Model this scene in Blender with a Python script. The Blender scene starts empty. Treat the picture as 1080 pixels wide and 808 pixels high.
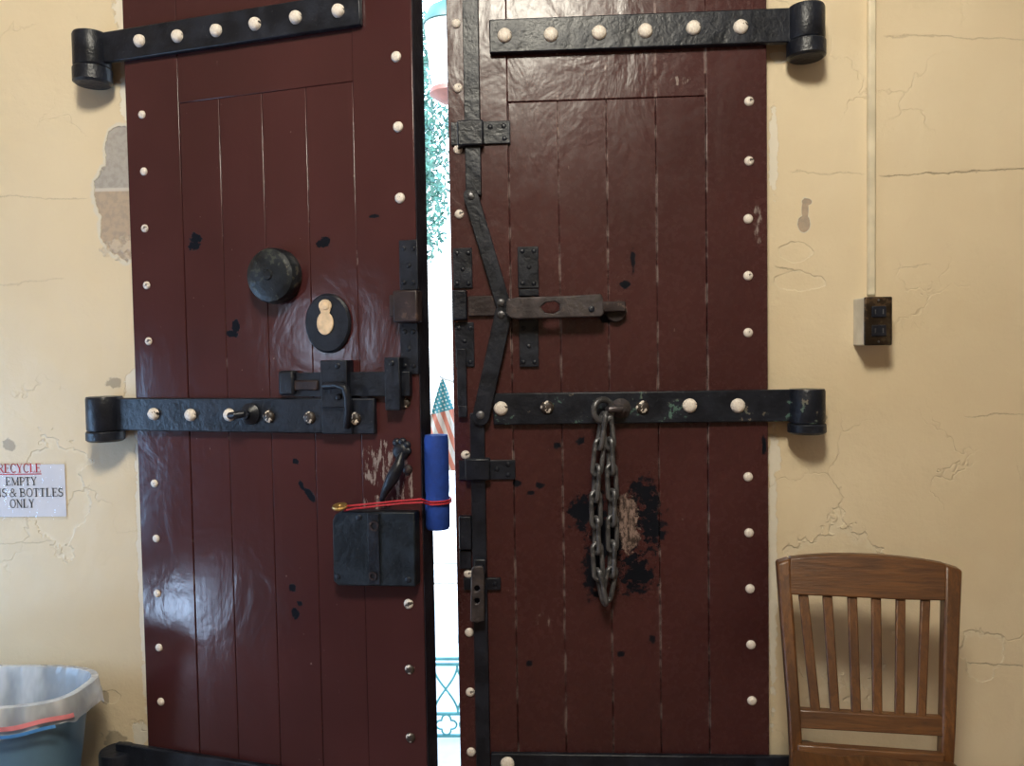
import bpy, bmesh, math, random
from mathutils import Vector, Matrix
random.seed(7)
sc = bpy.context.scene
COL = sc.collection

# ------------------------------------------------------------------ camera
F = 820.0
PITCH, ROLL, YAW = 0.03833, 0.016366, 0.02982
D, EYE = 2.05, 1.36
CAM = Vector((0.0, -D, EYE))

def _rot(v):
    x, y, z = v
    c, s = math.cos(ROLL), math.sin(ROLL); x, z = c*x + s*z, -s*x + c*z
    c, s = math.cos(PITCH), math.sin(PITCH); y, z = c*y + s*z, -s*y + c*z
    c, s = math.cos(YAW), math.sin(YAW); x, y = c*x - s*y, s*x + c*y
    return Vector((x, y, z))

def ray(px, py):
    return _rot(((px - 540.0)/F, 1.0, -(py - 404.0)/F))

cam_data = bpy.data.cameras.new('camera')
cam_data.sensor_width = 36.0
cam_data.lens = F/1080.0*36.0
cam_data.clip_start = 0.05
cam_data.clip_end = 300
cam = bpy.data.objects.new('camera', cam_data)
COL.objects.link(cam)
R_, U_, B_ = _rot((1, 0, 0)), _rot((0, 0, 1)), _rot((0, -1, 0))
cam.matrix_world = Matrix(((R_.x, U_.x, B_.x, CAM.x), (R_.y, U_.y, B_.y, CAM.y), (R_.z, U_.z, B_.z, CAM.z), (0, 0, 0, 1)))
sc.camera = cam

def at_y(px, py, y):
    d = ray(px, py)
    return CAM + d*((y - CAM.y)/d.y)

def at_z(px, py, z):
    d = ray(px, py)
    return CAM + d*((z - CAM.z)/d.z)

class Frame:
    """A vertical face: origin on the face, u along it, local Y into it, Z up."""
    def __init__(s, x, y, th):
        s.o = Vector((x, y, 0.0)); s.th = th
        s.u = Vector((math.cos(th), -math.sin(th), 0)); s.n = Vector((-math.sin(th), -math.cos(th), 0))
    def P(s, px, py, off=0.0):
        d = ray(px, py); p0 = s.o + s.n*off
        t = (p0 - CAM).dot(s.n)/d.dot(s.n)
        p = CAM + d*t
        return ((p - s.o).dot(s.u), p.z)
    def rect(s, x0, y0, x1, y1, off=0.0):
        xm, ym = (x0 + x1)/2, (y0 + y1)/2
        return s.P(x0, ym, off)[0], s.P(x1, ym, off)[0], s.P(xm, y1, off)[1], s.P(xm, y0, off)[1]
    def size(s, px, py, r, off=0.0):
        return s.P(px + r, py, off)[0] - s.P(px, py, off)[0]

# ------------------------------------------------------------------ mesh building
class MB:
    def __init__(s):
        s.bm = bmesh.new()
    def box(s, x0, x1, y0, y1, z0, z1):
        b = s.bm
        v = [b.verts.new(p) for p in ((x0,y0,z0),(x1,y0,z0),(x1,y1,z0),(x0,y1,z0),(x0,y0,z1),(x1,y0,z1),(x1,y1,z1),(x0,y1,z1))]
        for f in ((0,3,2,1),(4,5,6,7),(0,1,5,4),(1,2,6,5),(2,3,7,6),(3,0,4,7)):
            b.faces.new([v[i] for i in f])
        return s
    def prism(s, poly, y0, y1):
        """polygon in X, Z pulled along Y"""
        b = s.bm
        a = [b.verts.new((x, y0, z)) for x, z in poly]; c = [b.verts.new((x, y1, z)) for x, z in poly]
        n = len(poly)
        b.faces.new(a); b.faces.new(c[::-1])
        for i in range(n):
            b.faces.new((a[i], c[i], c[(i+1) % n], a[(i+1) % n]))
        return s
    def prism_holes(s, outer, holes, y0, y1):
        b = s.bm
        edges = []
        loops = []
        for poly in [outer] + holes:
            vs = [b.verts.new((x, y0, z)) for x, z in poly]
            loops.append(vs)
            for i in range(len(vs)):
                edges.append(b.edges.new((vs[i], vs[(i+1) % len(vs)])))
        g = bmesh.ops.triangle_fill(b, use_beauty=True, edges=edges)
        faces = [f for f in g['geom'] if isinstance(f, bmesh.types.BMFace)]
        mp = {}
        for vs in loops:
            for v in vs:
                mp[v] = b.verts.new((v.co.x, y1, v.co.z))
        for f in faces:
            b.faces.new([mp[v] for v in f.verts][::-1])
        for vs in loops:
            for i in range(len(vs)):
                p, q = vs[i], vs[(i+1) % len(vs)]
                b.faces.new((p, q, mp[q], mp[p]))
        return s
    def lathe(s, prof, n=32, M=None, cap=True):
        """profile of (radius, height) turned about the local Z axis, then moved by M"""
        b = s.bm; M = M or Matrix.Identity(4)
        rings = []
        for r, h in prof:
            if r < 1e-6:
                rings.append([b.verts.new(M @ Vector((0, 0, h)))])
            else:
                rings.append([b.verts.new(M @ Vector((r*math.cos(2*math.pi*i/n), r*math.sin(2*math.pi*i/n), h))) for i in range(n)])
        for a, c in zip(rings, rings[1:]):
            for i in range(n):
                j = (i+1) % n
                if len(a) == 1 and len(c) == 1: continue
                if len(a) == 1: b.faces.new((a[0], c[i], c[j]))
                elif len(c) == 1: b.faces.new((a[i], a[j], c[0]))
                else: b.faces.new((a[i], a[j], c[j], c[i]))
        if cap:
            if len(rings[0]) > 1: b.faces.new(rings[0][::-1])
            if len(rings[-1]) > 1: b.faces.new(rings[-1])
        return s
    def tube(s, pts, r, n=12, closed=False):
        b = s.bm
        P = [Vector(p) for p in pts]; m = len(P)
        rr = r if isinstance(r, (list, tuple)) else [r]*m
        T = []
        for i in range(m):
            if closed: t = P[(i+1) % m] - P[i-1]
            else: t = P[min(i+1, m-1)] - P[max(i-1, 0)]
            T.append(t.normalized())
        up = Vector((0, 0, 1)) if abs(T[0].z) < .9 else Vector((1, 0, 0))
        N = (up - T[0]*up.dot(T[0])).normalized()
        rings = []
        for i in range(m):
            N = (N - T[i]*N.dot(T[i])).normalized(); Bn = T[i].cross(N)
            rings.append([b.verts.new(P[i] + (N*math.cos(2*math.pi*k/n) + Bn*math.sin(2*math.pi*k/n))*rr[i]) for k in range(n)])
        for i in range(m if closed else m-1):
            a, c = rings[i], rings[(i+1) % m]
            off = 0
            if closed and i == m-1:
                off = min(range(n), key=lambda o: (a[0].co - c[o].co).length)
            for k in range(n):
                b.faces.new((a[k], a[(k+1) % n], c[(k+1+off) % n], c[(k+off) % n]))
        if not closed:
            b.faces.new(rings[0][::-1]); b.faces.new(rings[-1])
        return s
    def build(s, name, mat, parent=None, bevel=0.0, smooth=35, seg=2, label=None):
        bmesh.ops.recalc_face_normals(s.bm, faces=s.bm.faces)
        me = bpy.data.meshes.new(name)
        s.bm.to_mesh(me); s.bm.free()
        me.materials.append(mat)
        if smooth:
            for p in me.polygons: p.use_smooth = True
            me.set_sharp_from_angle(angle=math.radians(smooth))
        o = bpy.data.objects.new(name, me)
        COL.objects.link(o)
        if parent: o.parent = parent
        if bevel:
            m = o.modifiers.new('edge', 'BEVEL'); m.width = bevel; m.segments = seg; m.limit_method = 'ANGLE'; m.angle_limit = math.radians(40)
            m.harden_normals = False
        if label: o['label'] = label
        return o

def thicken(m, th, down=False):
    """give a sheet a real thickness"""
    bmesh.ops.recalc_face_normals(m.bm, faces=m.bm.faces); m.bm.normal_update()
    if down and m.bm.faces[0].normal.z < 0: bmesh.ops.reverse_faces(m.bm, faces=m.bm.faces); m.bm.normal_update()
    z0 = min(v.co.z for v in m.bm.verts)
    bmesh.ops.solidify(m.bm, geom=m.bm.faces[:], thickness=th)

def tag(o, label, cat, group=None, kind=None):
    if label: o['label'] = label
    if cat: o['category'] = cat
    if group: o['group'] = group
    if kind: o['kind'] = kind
    return o

def empty(name, loc=(0, 0, 0), rz=0.0, parent=None):
    o = bpy.data.objects.new(name, None); COL.objects.link(o)
    o.location = loc; o.rotation_euler = (0, 0, rz)
    o.empty_display_size = .05
    if parent: o.parent = parent
    return o

def ytowards(x, y, z):
    """matrix that turns a lathe's Z axis to point out of a door face (local -Y)"""
    return Matrix.Translation((x, y, z)) @ Matrix.Rotation(math.radians(90), 4, 'X')

def copy_obj(src, loc, parent=None, name=None):
    o = src.copy(); COL.objects.link(o); o.parent = parent or src.parent; o.location = loc
    return o

# ------------------------------------------------------------------ node helpers
class NT:
    def __init__(s, name):
        s.m = bpy.data.materials.new(name); s.m.use_nodes = True
        s.t = s.m.node_tree; s.t.nodes.clear()
        s.out = s.t.nodes.new('ShaderNodeOutputMaterial')
        s.b = s.t.nodes.new('ShaderNodeBsdfPrincipled')
        s.t.links.new(s.b.outputs[0], s.out.inputs[0])
        s._xyz = None
    def n(s, typ, **kw):
        x = s.t.nodes.new(typ)
        for k, v in kw.items(): setattr(x, k, v)
        return x
    def plug(s, inp, v):
        if v is None: return
        if isinstance(v, bpy.types.NodeSocket): s.t.links.new(v, inp)
        else:
            if inp.type == 'RGBA' and len(v) == 3: v = (*v, 1)
            inp.default_value = v
    def math(s, op, a, b=None, c=None, clamp=False):
        x = s.n('ShaderNodeMath', operation=op, use_clamp=clamp)
        s.plug(x.inputs[0], a); s.plug(x.inputs[1], b); s.plug(x.inputs[2], c)
        return x.outputs[0]
    def coord(s):
        if s._xyz is None:
            tc = s.n('ShaderNodeTexCoord'); s.tc = tc
            sp = s.n('ShaderNodeSeparateXYZ'); s.t.links.new(tc.outputs['Object'], sp.inputs[0])
            s._xyz = (sp.outputs[0], sp.outputs[1], sp.outputs[2])
        return s.tc.outputs['Object']
    def xyz(s):
        s.coord(); return s._xyz
    def mapped(s, scale=(1, 1, 1)):
        mp = s.n('ShaderNodeMapping'); s.t.links.new(s.coord(), mp.inputs[0]); mp.inputs['Scale'].default_value = scale
        return mp.outputs[0]
    def noise(s, scale=5, detail=4, rough=.5, stretch=None, dist=0, out=0):
        x = s.n('ShaderNodeTexNoise')
        s.t.links.new(s.mapped(stretch) if stretch else s.coord(), x.inputs['Vector'])
        x.inputs['Scale'].default_value = scale; x.inputs['Detail'].default_value = detail
        x.inputs['Roughness'].default_value = rough; x.inputs['Distortion'].default_value = dist
        return x.outputs[out]
    def voronoi(s, scale, feature='F1', out=0, stretch=None):
        x = s.n('ShaderNodeTexVoronoi', feature=feature)
        s.t.links.new(s.mapped(stretch) if stretch else s.coord(), x.inputs['Vector'])
        x.inputs['Scale'].default_value = scale
        return x.outputs[out]
    def ramp(s, v, lo, hi):
        x = s.n('ShaderNodeMapRange', interpolation_type='SMOOTHSTEP')
        s.plug(x.inputs[0], v); x.inputs[1].default_value = lo; x.inputs[2].default_value = hi
        return x.outputs[0]
    def mix(s, f, a, b):
        x = s.n('ShaderNodeMix', data_type='RGBA')
        s.plug(x.inputs[0], f); s.plug(x.inputs[6], a); s.plug(x.inputs[7], b)
        return x.outputs[2]
    def mixf(s, f, a, b):
        x = s.n('ShaderNodeMix', data_type='FLOAT')
        s.plug(x.inputs[0], f); s.plug(x.inputs[2], a); s.plug(x.inputs[3], b)
        return x.outputs[0]
    def maximum(s, vals):
        r = vals[0]
        for v in vals[1:]: r = s.math('MAXIMUM', r, v)
        return r
    def spots(s, lst, nz, amp):
        """largest of (1 - elliptic distance) over the spots, roughened by noise nz"""
        X, Y, Z = s.xyz(); r = None
        for cx, cz, rx, rz, *ang in lst:
            dx = s.math('SUBTRACT', X, cx); dz = s.math('SUBTRACT', Z, cz)
            if ang:
                c, q = math.cos(ang[0]), math.sin(ang[0])
                dx, dz = (s.math('ADD', s.math('MULTIPLY', dx, c), s.math('MULTIPLY', dz, q)),
                          s.math('SUBTRACT', s.math('MULTIPLY', dz, c), s.math('MULTIPLY', dx, q)))
            a = s.math('DIVIDE', dx, rx); b = s.math('DIVIDE', dz, rz)
            e = s.math('SUBTRACT', 1.0, s.math('SQRT', s.math('ADD', s.math('MULTIPLY', a, a), s.math('MULTIPLY', b, b))))
            r = e if r is None else s.math('MAXIMUM', r, e)
        return s.math('ADD', r, s.math('MULTIPLY', s.math('SUBTRACT', nz, .5), amp))
    def bump(s, h, strength=.3, dist=.01, normal=None):
        x = s.n('ShaderNodeBump'); s.plug(x.inputs['Height'], h)
        x.inputs['Strength'].default_value = strength; x.inputs['Distance'].default_value = dist
        if normal is not None: s.t.links.new(normal, x.inputs['Normal'])
        return x.outputs[0]
    def set(s, **kw):
        names = {'color': 'Base Color', 'rough': 'Roughness', 'metal': 'Metallic', 'spec': 'Specular IOR Level', 'normal': 'Normal',
                 'trans': 'Transmission Weight', 'alpha': 'Alpha', 'coat': 'Coat Weight', 'coatr': 'Coat Roughness', 'emit': 'Emission Color', 'emits': 'Emission Strength', 'sub': 'Subsurface Weight'}
        for k, v in kw.items(): s.plug(s.b.inputs[names[k]], v)
        return s.m

def simple(name, color, rough=.5, metal=0, bump=0, bscale=60, var=.15, **kw):
    t = NT(name)
    nz = t.noise(bscale*.3, 3)
    c = t.mix(t.ramp(nz, .3, .7), tuple(x*(1-var) for x in color), tuple(min(1, x*(1+var)) for x in color))
    args = dict(color=c, rough=rough, metal=metal, **kw)
    if bump: args['normal'] = t.bump(t.noise(bscale, 3), bump, .004)
    return t.set(**args)

# ------------------------------------------------------------------ frames of the two leaves
TH_L, TH_R = 0.25595, 0.02344
AX = 0.050                                     # hinge axis in front of the wall face
KR = 0.045                                     # knuckle radius
pL = at_y(103.5, 240, -AX); pR = at_y(850.5, 230, -AX)
FL = Frame(pL.x, pL.y, TH_L)
FL.o = FL.o - FL.n*0.008                       # the leaf's face lies just behind the axis
FR = Frame(pR.x, pR.y, TH_R); FR.o = FR.o - FR.n*0.008

# ------------------------------------------------------------------ materials
def iron(name='black_painted_iron', chips=0.0, chipcols=((.16, .13, .10), (.07, .13, .11)), col=(.0055, .0070, .0120), rough=.36, metal=0.0):
    t = NT(name)
    n1 = t.noise(18, 5, .6); n2 = t.noise(70, 4, .6); n3 = t.noise(9, 3, .5)
    c = t.mix(t.ramp(n1, .35, .7), col, tuple(x*2.2 + .003 for x in col))
    sc1 = t.ramp(t.noise(120, 2, .5), .70, .76)
    c = t.mix(t.math('MULTIPLY', sc1, .35), c, (.10, .10, .11))
    if chips:
        m = t.ramp(t.math('ADD', t.math('MULTIPLY', n2, .5), t.math('MULTIPLY', n1, .5)), 1-chips, 1-chips+.02)
        c = t.mix(m, c, t.mix(t.ramp(n3, .45, .55), chipcols[0], chipcols[1]))
    r = t.math('ADD', t.math('MULTIPLY', n1, .25), rough-.12)
    return t.set(color=c, rough=r, metal=metal, spec=.35, normal=t.bump(t.math('ADD', n1, t.math('MULTIPLY', n2, .35)), .6, .006))

M_IRON = iron()
M_IRON_CHIP = iron('chipped_black_iron', .43)
M_IRON_LEVER = iron('worn_steel', .46, ((.10, .085, .085), (.07, .06, .06)), (.050, .044, .048), .34, .5)
M_CHAIN = iron('dark_steel_chain', .5, ((.20, .20, .21), (.15, .15, .16)), (.07, .07, .075), .4, .6)
M_BROWNIRON = iron('rusty_brown_iron', .42, ((.10, .07, .06), (.07, .045, .04)), (.016, .010, .011), .45)

def stud_mat(name, chip):
    t = NT(name)
    n = t.noise(260, 3, .6)
    oi = t.n('ShaderNodeObjectInfo')
    n2 = t.noise(90, 2, .5)
    c = t.mix(t.ramp(n, .35, .65), (.66, .58, .51), (.80, .75, .69))
    v = t.math('ADD', n2, t.math('MULTIPLY', oi.outputs['Random'], .18))
    c = t.mix(t.ramp(v, 1-chip, 1-chip+.03), c, (.035, .026, .022))
    return t.set(color=c, rough=.45, normal=t.bump(n, .3, .002))
M_STUD = stud_mat('white_painted_stud', .24)
M_RIVET = stud_mat('white_painted_rivet', .22)
M_RIVETWORN = stud_mat('worn_white_rivet', .46)

def door_mat(name, frame, lines, chips, hue, wornlines, extra=None, scuffs=(), lineamt=.7, bumps=.3, r0=.20):
    t = NT(name)
    X, Y, Z = t.xyz()
    vert = t.noise(1, 5, .6, stretch=(38, 38, 2.2))
    broad = t.noise(2.2, 3, .5)
    fine = t.noise(55, 4, .6)
    c = t.mix(t.ramp(broad, .3, .7), tuple(x*.86 for x in hue), tuple(x*1.12 for x in hue))
    c = t.mix(t.math('MULTIPLY', t.ramp(vert, .55, .8), .2), c, tuple(x*1.4 for x in hue))
    # worn paint along the board joints
    wob = t.math('MULTIPLY', t.math('SUBTRACT', t.noise(30, 3), .5), .006)
    Xw = t.math('ADD', X, wob)
    gate = t.noise(1, 4, .65, stretch=(6, 6, 16))
    lm = None
    for i, (lx, w) in enumerate(lines):
        d = t.math('ABSOLUTE', t.math('SUBTRACT', Xw, lx))
        e = t.math('SUBTRACT', 1.0, t.ramp(d, w*.4, w))
        lm = e if lm is None else t.math('MAXIMUM', lm, e)
    lm = t.math('MULTIPLY', lm, t.ramp(gate, wornlines, wornlines + .14))
    c = t.mix(t.math('MULTIPLY', lm, lineamt), c, (.30, .23, .22))
    # fine specks
    sp = t.ramp(t.noise(75, 2, .6), .745, .775)
    c = t.mix(t.math('MULTIPLY', sp, .45), c, (.012, .010, .012))
    sp2 = t.ramp(t.noise(110, 2, .6, stretch=(1, 1, .5)), .76, .79)
    c = t.mix(t.math('MULTIPLY', sp2, .55), c, (.34, .26, .24))
    hgt = t.math('ADD', t.math('MULTIPLY', vert, .22), t.math('MULTIPLY', fine, .12))
    hgt = t.math('ADD', hgt, t.math('MULTIPLY', t.noise(7, 4, .55, stretch=(1, 1, .7), dist=.6), 2.2))
    if scuffs:
        ms = t.ramp(t.math('MULTIPLY', t.ramp(t.spots(scuffs, broad, .5), 0, .5), t.noise(1, 5, .7, stretch=(90, 90, 22))), .50, .58)
        c = t.mix(t.math('MULTIPLY', ms, .7), c, (.34, .29, .27))
    m = t.ramp(t.spots(chips, t.noise(75, 5, .7), 2.2), .12, .20)
    c = t.mix(m, c, (.004, .005, .009))
    hgt = t.math('SUBTRACT', hgt, t.math('MULTIPLY', m, .8))
    if extra:
        blk, wood = extra
        m2 = t.ramp(t.spots(blk, t.noise(46, 7, .75), 3.6), .30, .35)
        c = t.mix(m2, c, (.004, .005, .009))
        m3 = t.ramp(t.spots(wood, t.noise(60, 5, .7), 1.6), .24, .34)
        fib = t.noise(1, 4, .7, stretch=(150, 150, 60))
        c = t.mix(m3, c, t.mix(t.ramp(fib, .4, .62), (.05, .035, .03), (.27, .19, .165)))
        hgt = t.math('SUBTRACT', hgt, t.math('MULTIPLY', m2, .7))
        hgt = t.math('ADD', hgt, t.math('MULTIPLY', m3, t.math('MULTIPLY', fib, 1.6)))
        m = t.math('MAXIMUM', t.math('MAXIMUM', m, m2), m3)
    rough = t.mixf(m, t.math('ADD', t.math('MULTIPLY', fine, .14), r0), .75)
    return t.set(color=c, rough=rough, spec=t.mixf(m, .38, .12), normal=t.bump(hgt, bumps, .006))

def spotpx(frame, lst):
    out = []
    for px, py, rx, ry, *a in lst:
        x, z = frame.P(px, py)
        k = frame.size(px, py, 1)
        out.append((x, z, rx*k, ry*k, *a))
    return out

# joints between the boards, read on each face
lineL = [sum(FL.P(x, y)[0] for x, y in pts)/len(pts) for pts in
         (((188, 104), (203, 560)), ((230, 100), (244, 560)), ((277, 97), (287, 560)), ((322, 94), (334, 560)), ((371, 90), (384, 560)))]
lineR = [sum(FR.P(x, y)[0] for x, y in pts)/len(pts) for pts in
         (((536.5, 110), (545, 760)), ((588, 110), (597, 760)), ((640, 110), (646, 760)), ((692, 110), (697, 760)), ((745, 110), (748, 760)))]
chipsL = spotpx(FL, [(206, 252, 7, 6), (204, 259, 8, 5), (343, 254, 6, 5), (340, 257, 8, 4), (248, 345, 5, 8), (245, 352, 8, 4), (394, 228, 6, 2.2),
                     (312, 487, 4, 3), (318, 513, 3, 6, .5), (326, 522, 4, 9, .7), (308, 620, 4, 5), (311, 648, 5, 6), (316, 637, 3, 3)])
scuffL = spotpx(FL, [(405, 490, 40, 40), (420, 510, 34, 30), (395, 530, 30, 12)])
chipsR = spotpx(FR, [(558, 700, 4, 4), (668, 275, 3, 14), (660, 300, 6, 5), (545, 510, 5, 4), (570, 512, 6, 4), (560, 520, 5, 3), (588, 470, 4, 4), (612, 465, 5, 5),
                     (609, 540, 12, 7), (688, 675, 4, 5), (655, 690, 4, 4), (640, 335, 10, 7), (806, 470, 3, 12)])
blkR = spotpx(FR, [(618, 540, 22, 26), (625, 605, 14, 34), (678, 520, 20, 22), (688, 550, 16, 40), (672, 605, 24, 30), (650, 560, 34, 40), (634, 570, 20, 60)])
woodR = spotpx(FR, [(660, 545, 17, 30), (664, 566, 15, 22), (653, 328, 11, 14)])
M_DOORL = door_mat('maroon_painted_boards', FL, [(x, .0028) for x in lineL], chipsL, (.055, .0170, .0185), .60, scuffs=scuffL, lineamt=.45, bumps=.20, r0=.11)
M_DOORR = door_mat('maroon_painted_worn_boards', FR, [(x, .0042) for x in lineR] , chipsR, (.055, .0175, .0175), .46, extra=(blkR, woodR), bumps=.38,
                   scuffs=spotpx(FR, [(800, 236, 9, 34), (573, 655, 12, 16), (716, 85, 16, 8)]))

def wall_mat():
    t = NT('cream_painted_plaster')
    X, Y, Z = t.xyz()
    big = t.noise(1.3, 4, .55); mid = t.noise(7, 5, .6); fine = t.noise(60, 4, .6)
    c = t.mix(t.ramp(big, .3, .72), (.68, .555, .375), (.75, .63, .445))
    c = t.mix(t.math('MULTIPLY', t.ramp(mid, .55, .8), .25), c, (.76, .66, .47))
    st = t.ramp(t.noise(11, 5, .7, stretch=(1, 1, .6)), .70, .80)
    c = t.mix(t.math('MULTIPLY', st, .35), c, (.45, .34, .2))
    W = lambda px, py: (lambda p: (p.x, p.z))(at_y(px, py, 0.0))
    k = D/F
    hgt = t.math('ADD', t.math('MULTIPLY', mid, 1.4), t.math('MULTIPLY', fine, .2))
    hgt = t.math('ADD', hgt, t.math('MULTIPLY', t.noise(3.2, 3, .5), 2.0))
    # cracks along the masonry courses
    wob = t.math('MULTIPLY', t.math('SUBTRACT', t.noise(9, 8, .72), .5), .05)
    cr = None
    for x0, y0, x1, y1, w, s in ((925, 186, 1100, 176, .0024, .7), (830, 183, 915, 184, .0022, .25), (930, 38, 1100, 41, .0025, .3), (-10, 207, 95, 210, .0022, .3), (-10, 300, 70, 296, .002, .2),
                                 (815, 280, 845, 287, .003, .5), (1015, 440, 1090, 436, .002, .4), (1016, 700, 1090, 704, .003, .6), (-10, 575, 60, 570, .002, .25), (940, 283, 985, 280, .002, .25)):
        (ax, az), (bx, bz) = W(x0, y0), W(x1, y1)
        zl = t.math('ADD', t.math('MULTIPLY', t.math('SUBTRACT', X, ax), (bz-az)/(bx-ax)), az)
        d = t.math('ABSOLUTE', t.math('ADD', t.math('SUBTRACT', Z, zl), wob))
        e = t.math('SUBTRACT', 1.0, t.ramp(d, w*.3, w))
        e = t.math('MULTIPLY', e, t.math('MULTIPLY', t.ramp(X, ax, ax+.02), t.math('SUBTRACT', 1.0, t.ramp(X, bx-.02, bx))))
        e = t.math('MULTIPLY', e, s)
        cr = e if cr is None else t.math('MAXIMUM', cr, e)
    vo = t.n('ShaderNodeTexVoronoi', feature='DISTANCE_TO_EDGE')
    warp = t.n('ShaderNodeVectorMath', operation='MULTIPLY_ADD')
    t.t.links.new(t.noise(5, 4, .6, out=1), warp.inputs[0]); warp.inputs[1].default_value = (.35, .35, .35); t.t.links.new(t.coord(), warp.inputs[2])
    t.t.links.new(warp.outputs[0], vo.inputs['Vector']); vo.inputs['Scale'].default_value = 3.2
    hair = t.math('MULTIPLY', t.math('SUBTRACT', 1.0, t.ramp(vo.outputs[0], .002, .012)), t.ramp(t.noise(2.6, 3, .5), .50, .66))
    c = t.mix(t.math('MULTIPLY', hair, .08), c, (.34, .25, .15))
    c = t.mix(t.math('MULTIPLY', cr, .75), c, (.22, .16, .10))
    hgt = t.math('SUBTRACT', hgt, t.math('MULTIPLY', cr, .9)); hgt = t.math('SUBTRACT', hgt, t.math('MULTIPLY', hair, .45))
    # flaked raised paint: step edges only
    fl = t.spots([(*W(842, 297), 30*k, 13*k), (*W(1036, 690), 26*k, 30*k), (*W(60, 520), 40*k, 70*k), (*W(116, 735), 12*k, 10*k), (*W(840, 265), 20*k, 12*k), (*W(880, 640), 60*k, 110*k)], t.noise(13, 4, .6), 1.5)
    flm = t.ramp(fl, .10, .16)
    edge = t.math('MULTIPLY', flm, t.math('SUBTRACT', 1.0, t.ramp(fl, .16, .30)))
    hgt = t.math('SUBTRACT', hgt, t.math('MULTIPLY', flm, .55))
    c = t.mix(t.math('MULTIPLY', edge, .3), c, (.82, .74, .58))
    # bare white plaster at leaf edges; left hinge spots also paint in leaked daylight
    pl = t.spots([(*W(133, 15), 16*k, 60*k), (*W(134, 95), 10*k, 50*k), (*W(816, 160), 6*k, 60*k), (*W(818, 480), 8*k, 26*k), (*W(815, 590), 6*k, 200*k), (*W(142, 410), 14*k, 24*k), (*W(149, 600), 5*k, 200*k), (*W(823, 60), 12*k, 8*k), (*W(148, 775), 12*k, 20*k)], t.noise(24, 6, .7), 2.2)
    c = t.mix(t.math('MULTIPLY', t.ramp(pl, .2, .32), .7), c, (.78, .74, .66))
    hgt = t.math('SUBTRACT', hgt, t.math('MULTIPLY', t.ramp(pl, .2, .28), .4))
    # plaster fallen off: masonry shows
    pe = t.spots([(*W(130, 165), 20*k, 34*k), (*W(126, 205), 29*k, 34*k), (*W(130, 240), 25*k, 34*k), (*W(849, 222), 3.5*k, 12*k), (*W(848, 236), 6.5*k, 9*k), (*W(851, 213), 5*k, 3.5*k)], t.noise(22, 5, .62), .55)
    pm = t.ramp(pe, .0, .05)
    rim = t.math('MULTIPLY', t.ramp(pe, -.14, -.06), t.math('SUBTRACT', 1.0, pm))
    zj = W(120, 200)[1]
    stone = t.mix(t.ramp(Z, zj-.004, zj+.004), (.44, .34, .25), (.40, .37, .34))
    stone = t.mix(t.math('MULTIPLY', t.ramp(fine, .42, .62), .45), stone, (.27, .24, .21))
    jl = t.math('SUBTRACT', 1.0, t.ramp(t.math('ABSOLUTE', t.math('SUBTRACT', Z, zj)), .003, .006))
    stone = t.mix(t.math('MULTIPLY', jl, .8), stone, (.6, .56, .5))
    crumb = t.math('MULTIPLY', t.ramp(t.spots([(*W(128, 262), 26*k, 14*k)], t.noise(30, 4, .6), 1.2), .1, .25), t.ramp(t.noise(40, 3, .6), .42, .55))
    c = t.mix(rim, c, (.66, .60, .50)); c = t.mix(pm, c, stone); c = t.mix(t.math('MULTIPLY', crumb, .7), c, (.60, .50, .38))
    hgt = t.math('SUBTRACT', hgt, t.math('MULTIPLY', pm, 2.2)); hgt = t.math('ADD', hgt, t.math('MULTIPLY', crumb, .7))
    # scuff marks
    sm = t.math('MULTIPLY', t.ramp(t.spots([(*W(110, 735), 9*k, 12*k), (*W(120, 780), 22*k, 14*k), (*W(10, 470), 12*k, 10*k), (*W(870, 440), 5*k, 5*k), (*W(120, 405), 14*k, 10*k)], t.noise(30, 5, .65), 1.6), .3, .5), .6)
    c = t.mix(sm, c, (.20, .16, .12))
    return t.set(color=c, rough=t.math('ADD', t.math('MULTIPLY', mid, .2), .38), normal=t.bump(hgt, .55, .008))
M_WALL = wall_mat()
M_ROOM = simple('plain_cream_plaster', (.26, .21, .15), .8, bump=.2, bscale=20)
M_CEIL = simple('white_ceiling_paint', (.34, .31, .27), .9)
M_FLOOR = simple('terracotta_tile', (.16, .10, .07), .6, bump=.1, bscale=12)
M_STONE = simple('pale_sunlit_paving', (.62, .60, .56), .8, bump=.3, bscale=14)
M_KERB = simple('grey_kerb_stone', (.38, .40, .42), .8, bump=.4, bscale=20)
M_BARK = simple('grey_bark', (.14, .11, .08), .9, bump=.6, bscale=25)
M_LEAF = simple('blue_green_leaf', (.06, .17, .13), .5, var=.5)
M_TEAL = simple('teal_painted_iron', (.05, .22, .23), .5)
M_GLASSW = simple('white_lamp_glass', (.85, .87, .88), .25)
M_LAMPIRON = simple('lamp_iron', (.20, .07, .05), .5)
M_LAMPTOP = simple('green_lamp_iron', (.05, .14, .13), .5)

# ------------------------------------------------------------------ the room
WT = 0.42
xl = FL.P(137, 240)[0]; leafL0 = xl
oxl = (FL.o + FL.u*(xl + .012)).x - .012         # masonry opening, left and right
oxr = (FR.o + FR.u*FR.P(811.5, 240)[0]).x + .006
HDOOR = 2.56
def struct(name, mb, mat, label, cat, **kw):
    return tag(mb.build(name, mat, None, **kw), label, cat, kind='structure')
XL, XR, YF, ZC = -2.4, 3.0, -4.6, 3.5
m = MB()
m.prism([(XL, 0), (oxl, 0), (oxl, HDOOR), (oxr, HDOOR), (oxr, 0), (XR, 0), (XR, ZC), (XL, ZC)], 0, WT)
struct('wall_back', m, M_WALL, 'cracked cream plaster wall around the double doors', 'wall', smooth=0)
struct('wall_left', MB().box(XL-.2, XL, YF, WT, 0, ZC), M_ROOM, 'plain cream wall at the side of the room by the recycling bin', 'wall', smooth=0)
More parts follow.
